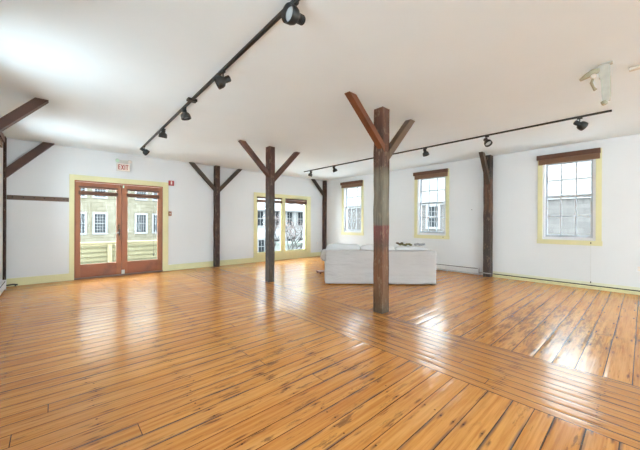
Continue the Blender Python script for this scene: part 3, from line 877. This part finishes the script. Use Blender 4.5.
for sx in (-1, 1):                                    # rolled arms
    m = MB()
    xa, xb = sorted((sx * (hl - 0.10), sx * (hl + 0.00 if sx > 0 else hl + 0.01)))
    soft_box(m, xa, xb, 0.25, 0.92, 0.022, 0.50, 6, 4, 0.004, 3.0 + sx, 0.01)
    a = m.build('arm', MT['cover'], sofa)
    cx = sx * (hl - 0.045)
    off = 0.0 if sx > 0 else -0.055
    MB().tube([(cx + off, 0.12, 0.52), (cx + off, 0.16, 0.52), (cx + off, 0.55, 0.52), (cx + off, 0.92, 0.52), (cx + off, 0.95, 0.52)], [0.05, 0.085, 0.09, 0.09, 0.07], 18).build('arm_roll', MT['cover'], a)
# three loose back cushions, the right-hand one slumped
cw = (2 * hl - 0.04) / 3
for i, (zt, zb) in enumerate(((0.772, 0.33), (0.768, 0.33), (0.727, 0.33))):
    x = -hl + 0.01 + cw * (i + 0.5)
    m = MB()
    m.blob((x, 0.345, (zt + zb) / 2), cw / 2 * 1.0, 0.10, (zt - zb) / 2, 4, None, 0.36)
    for v in m.bm.verts:
        v.co.z += 0.010 * math.sin(v.co.x * 13 + i * 2) * (1 if v.co.z > 0.5 else 0)
    m.build('back_cushion', MT['pillow'], sofa)
for i in range(2):
    x = -hl / 2 + 0.02 + i * (hl - 0.04)
    m = MB(); m.blob((x, 0.64, 0.375), (hl - 0.12) / 2, 0.27, 0.07, 4, None, 0.5)
    m.build('seat_cushion', MT['pillow'], sofa)
for lx, ly in ((-hl + 0.08, 0.08), (hl - 0.08, 0.08), (-hl + 0.10, 0.84), (hl - 0.10, 0.84)):
    MB().box(lx - 0.025, lx + 0.025, ly - 0.025, ly + 0.025, 0, 0.022).build('foot', MT['dark'], sofa)

def on_sofa(x, y, z): return SO + sdir * (x + hl) + Vector((-sdir.y, sdir.x, 0)) * y + Vector((0, 0, z))
# bundles lying on the slumped cushion
t = thing('folded_throw', 'olive green and brown bundle lying on top of the right end of the sofa', 'throw', on_sofa(0.56, 0.345, 0.742), srot)
m = MB()
for k in range(7):
    m.blob((-0.10 + k * 0.036, 0.02 * math.sin(k * 2.1), 0.022 + 0.012 * math.sin(k * 1.7)), 0.034, 0.05, 0.020, 2, Matrix.Rotation(0.5 * math.sin(k), 3, 'Z'))
m.build('green_fold', MT['knit'], t)
m = MB()
for k in range(4):
    m.blob((-0.15 + k * 0.03, 0.015, 0.040 + 0.010 * math.cos(k * 2)), 0.035, 0.04, 0.018, 2)
m.build('brown_fold', MT['brownknit'], t)
m = MB()
for k in range(5):
    m.blob((-0.08 + k * 0.038, 0.01 * math.sin(k * 2.5), 0.026 + 0.008 * math.sin(k * 1.9)), 0.038, 0.05, 0.026, 2)
tag(m.build('folded_scarf', MT['greyknit'], loc=on_sofa(0.86, 0.345, 0.742), rotz=srot), 'pale grey crumpled cloth lying beside the olive bundle on the sofa', 'scarf')

# low dark wood piece by the far end of the sofa
t = thing('low_stool', 'low brown wooden piece on the floor just left of the sofa', 'stool', (4.84, 5.12, 0), R(-20))
MB().box(-0.20, 0.20, -0.12, 0.12, 0.035, 0.06, 0.004).build('top', wood('brown_stool_wood', (96, 50, 24), (136, 78, 40), 0.5, 'x'), t)
for sx in (-0.17, 0.17):
    for sy in (-0.09, 0.09):
        MB().box(sx - 0.015, sx + 0.015, sy - 0.015, sy + 0.015, 0, 0.035).build('leg', MT['blindtop'], t)

# ------------------------------------------------------------------ outside
GZ = -3.2
tag(MB().box(-25, 45, 8.3, 45, GZ - 0.3, GZ).build('ground', basic('pale_concrete', (215, 218, 222), 0.9)), kind='structure')
tag(MB().box(8, 45, -20, 8.3, GZ - 0.3, GZ).build('ground', basic('pale_concrete', (215, 218, 222), 0.9)), kind='structure')

tag(MB().box(-60, -1.5, -30, 8.3, GZ - 0.3, GZ).build('ground', basic('pale_concrete', (222, 224, 226), 0.9)), kind='structure')  # unseen ground added to cut skylight entering the left windows from below
# deck and its boarded parapet, outside the doors and the patio window
deck = MB().box(-1.2, 8.0, YA + T, 10.35, -0.16, -0.02).build('deck', lap_mat('pale_deck_boards', (226, 226, 226), (190, 190, 190), 0.14, 1))
tag(deck, kind='structure')
lap = lap_mat('pale_green_lap_boards', dull((206, 196, 148), 0.23), dull((130, 118, 80), 0.23), 0.125)
yl = basic('pale_yellow_deck_paint', dull((228, 212, 160), 0.23), 0.6, 0.04, 3)
t = thing('deck_parapet', 'pale yellow boarded parapet of the deck outside the glazed doors', 'railing', (1.2, 10.2, -0.02))
m = MB()
for k in range(5):
    m.prism([(-0.03, k * 0.125), (-0.045, k * 0.125), (-0.02, k * 0.125 + 0.125), (0.0, k * 0.125 + 0.125), (0.0, k * 0.125)][::1], 'x', -2.0, 2.6)
m.build('lap_boards', lap, t)
MB().box(-2.05, 2.65, -0.09, 0.09, 0.625, 0.665, 0.004).box(-2.0, 2.6, -0.05, -0.045, 0.56, 0.625).build('cap_rail', yl, t)
for x in (-1.4, 0.0, 1.75, 2.55):
    MB().box(x - 0.055, x + 0.055, -0.075, -0.045, 0.0, 0.60, 0.004).build('parapet_post', yl, t)

def facade_window(parent, axis, w, h, panes, loc, k=1.0, recess=0.06):
    """white framed multi-pane window set on a facade, local to the parent"""
    cx, cy, cz = loc
    sill = 0.10
    def bx(m, a, b, d0, d1, z0, z1):
        if axis == 'y': m.box(cx + a, cx + b, cy + d0, cy + d1, cz + z0, cz + z1)
        else: m.box(cx + d0, cx + d1, cy + a, cy + b, cz + z0, cz + z1)
    f = MB(); t_ = 0.13 * k
    bx(f, -w / 2 - t_, -w / 2, -0.08, 0, -t_, h + t_); bx(f, w / 2, w / 2 + t_, -0.08, 0, -t_, h + t_)
    bx(f, -w / 2, w / 2, -0.08, 0, -t_, 0); bx(f, -w / 2, w / 2, -0.08, 0, h, h + t_)
    nx, nz = panes
    for i in range(1, nx):
        x = -w / 2 + w * i / nx; bx(f, x - 0.014 * k, x + 0.014 * k, -0.05, -0.02, 0, h)
    for i in range(1, nz):
        z = h * i / nz; q = 0.030 if i * 2 == nz else 0.014
        bx(f, -w / 2, w / 2, -0.05, -0.02, z - q * k, z + q * k)
    fr = f.build('window_frame', OUTWHITE, parent)
    g = MB(); bx(g, -w / 2, w / 2, -0.018, -0.004, 0, h)
    g.build('pane', OUTGLASS, fr)
OUTWHITE = basic('outdoor_white_paint', dull((240, 240, 240)), 0.6, 0.02, 2)
OUTGLASS = basic('dark_outdoor_window_glass', dull((96, 102, 108)), 0.5, 0.15, 1.2, 0, 0, (1, 1, 1), 0.05)

# stone building seen through the glazed doors
SY = 28.0; kk = SY / 18.0
b = thing('stone_building', 'beige stone building with small-paned windows across the street, seen through the glazed doors', 'building', (3, SY, GZ))
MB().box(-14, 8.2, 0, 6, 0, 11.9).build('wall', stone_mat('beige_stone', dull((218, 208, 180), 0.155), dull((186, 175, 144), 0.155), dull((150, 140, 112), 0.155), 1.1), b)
MB().box(-14.3, 8.5, -0.3, 6.3, 11.9, 12.2).build('roof', OUTWHITE, b)
zb = 1.2 + (0.60 - 1.2) * kk - GZ; zt = 1.2 + (1.55 - 1.2) * kk - GZ
for fl in (0, 1, -1):
    for xq in (-4.2, -3.4, -1.64, -0.84, 0.92, 1.73, 3.49, 4.30, 6.06):
        xw = xq * kk - 3
        if -13.5 < xw < 7.7:
            facade_window(b, 'y', 0.66, 1.42, (4, 6), (xw, 0, zb + 0.12 + fl * 2.75))

# white building seen through the patio window
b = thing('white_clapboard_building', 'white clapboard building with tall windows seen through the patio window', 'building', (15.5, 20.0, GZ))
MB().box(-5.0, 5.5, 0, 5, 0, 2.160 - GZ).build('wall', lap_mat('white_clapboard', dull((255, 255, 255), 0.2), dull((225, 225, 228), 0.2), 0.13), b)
MB().box(-5.0, 5.5, 2.3, 5, 4.6 - GZ, 7.2 - GZ).build('sky_block_wall', lap_mat('sky_block_clapboard', dull((255, 255, 255), 0.2), dull((225, 225, 228), 0.2), 0.13), b)  # unseen upper storey added to block bright sky reflected in the floor
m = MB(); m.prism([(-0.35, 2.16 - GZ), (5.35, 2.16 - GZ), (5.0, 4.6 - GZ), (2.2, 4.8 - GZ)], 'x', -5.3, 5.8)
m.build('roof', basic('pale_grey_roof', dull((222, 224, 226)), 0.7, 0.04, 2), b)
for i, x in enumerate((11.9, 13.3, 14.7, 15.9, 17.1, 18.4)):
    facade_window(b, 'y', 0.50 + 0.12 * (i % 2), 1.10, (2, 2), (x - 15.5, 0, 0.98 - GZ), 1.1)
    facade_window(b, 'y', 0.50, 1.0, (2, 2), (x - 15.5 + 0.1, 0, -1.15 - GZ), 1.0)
b = thing('green_flat_roof_shed', 'low pale green building with a flat roof below the white building', 'building', (13.6, 15.6, GZ))
MB().box(-2.0, 3.4, 0, 2.0, 0, 2.9, 0.02).build('wall', lap_mat('pale_green_siding', dull((222, 228, 216)), dull((196, 204, 190)), 0.2), b)
MB().box(-2.1, 3.5, -0.1, 2.1, 2.9, 3.05, 0.01).build('roof', basic('pale_green_roof', dull((208, 222, 208)), 0.7), b)
facade_window(b, 'y', 0.42, 0.8, (2, 3), (-2.0 + 0.6, -0.001, 1.85), 0.9)

# garden trees in bud
def tree(label, loc, h, seed, col, spread, ncl):
    r = random.Random(seed)
    t = thing('budding_tree', label, 'tree', loc, 0, 'budding trees outside the patio window')
    m = MB(); tips = []
    def grow(p, d, L, rad, depth):
        q = p + d * L
        m.tube([p, p + d * L * 0.5 + Vector((r.uniform(-.05, .05), r.uniform(-.05, .05), 0)), q], [rad, rad * 0.85, rad * 0.7], 6)
        if depth == 0: tips.append(q); return
        for _ in range(3):
            nd = (d + Vector((r.uniform(-1, 1) * spread, r.uniform(-1, 1) * spread, r.uniform(-.2, .6)))).normalized()
            grow(q, nd, L * r.uniform(0.6, 0.8), rad * 0.6, depth - 1)
    grow(Vector((0, 0, 0)), Vector((0.05, 0, 1)), h * 0.36, 0.09, 4)
    m.build('trunk_and_branches', basic('grey_bark', dull((112, 98, 92)), 0.9), t)
    m = MB()
    for q in tips:
        for _ in range(ncl):
            c = q + Vector((r.gauss(0, .16), r.gauss(0, .16), r.gauss(0, .16)))
            s_ = r.uniform(0.03, 0.06)
            a = Vector((r.uniform(-1, 1), r.uniform(-1, 1), r.uniform(-1, 1))).normalized(); b_ = a.orthogonal().normalized()
            m.bm.faces.new([m.bm.verts.new(c + a * s_), m.bm.verts.new(c + b_ * s_ * .6), m.bm.verts.new(c - a * s_), m.bm.verts.new(c - b_ * s_ * .6)])
    o = m.build('leaves', basic('pink_blossom_leaves' + str(seed), col, 0.8, 0.15), t)
    return t
tree('bare budding tree at the left of the patio window', (8.7, 13.2, GZ), 5.0, 3, dull((206, 176, 170)), 0.7, 10)
tree('reddish budding tree in front of the white building', (12.6, 14.0, GZ), 3.7, 5, dull((204, 160, 150)), 0.8, 12)

# stone building with a shingled roof seen through the right wall's windows
SX = 16.0; kb = SX / 14.0
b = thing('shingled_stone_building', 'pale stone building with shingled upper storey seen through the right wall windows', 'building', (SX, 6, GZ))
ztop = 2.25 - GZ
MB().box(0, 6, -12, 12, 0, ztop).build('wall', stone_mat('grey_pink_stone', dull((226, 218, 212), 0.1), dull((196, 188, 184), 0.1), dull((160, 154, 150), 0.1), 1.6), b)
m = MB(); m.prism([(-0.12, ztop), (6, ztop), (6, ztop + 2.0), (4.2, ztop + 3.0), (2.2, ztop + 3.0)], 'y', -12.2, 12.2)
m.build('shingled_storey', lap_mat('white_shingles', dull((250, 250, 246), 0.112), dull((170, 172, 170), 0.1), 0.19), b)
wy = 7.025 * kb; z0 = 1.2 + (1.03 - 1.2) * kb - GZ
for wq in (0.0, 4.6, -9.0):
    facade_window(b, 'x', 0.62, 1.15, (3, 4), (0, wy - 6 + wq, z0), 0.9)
bpy.context.view_layer.update()
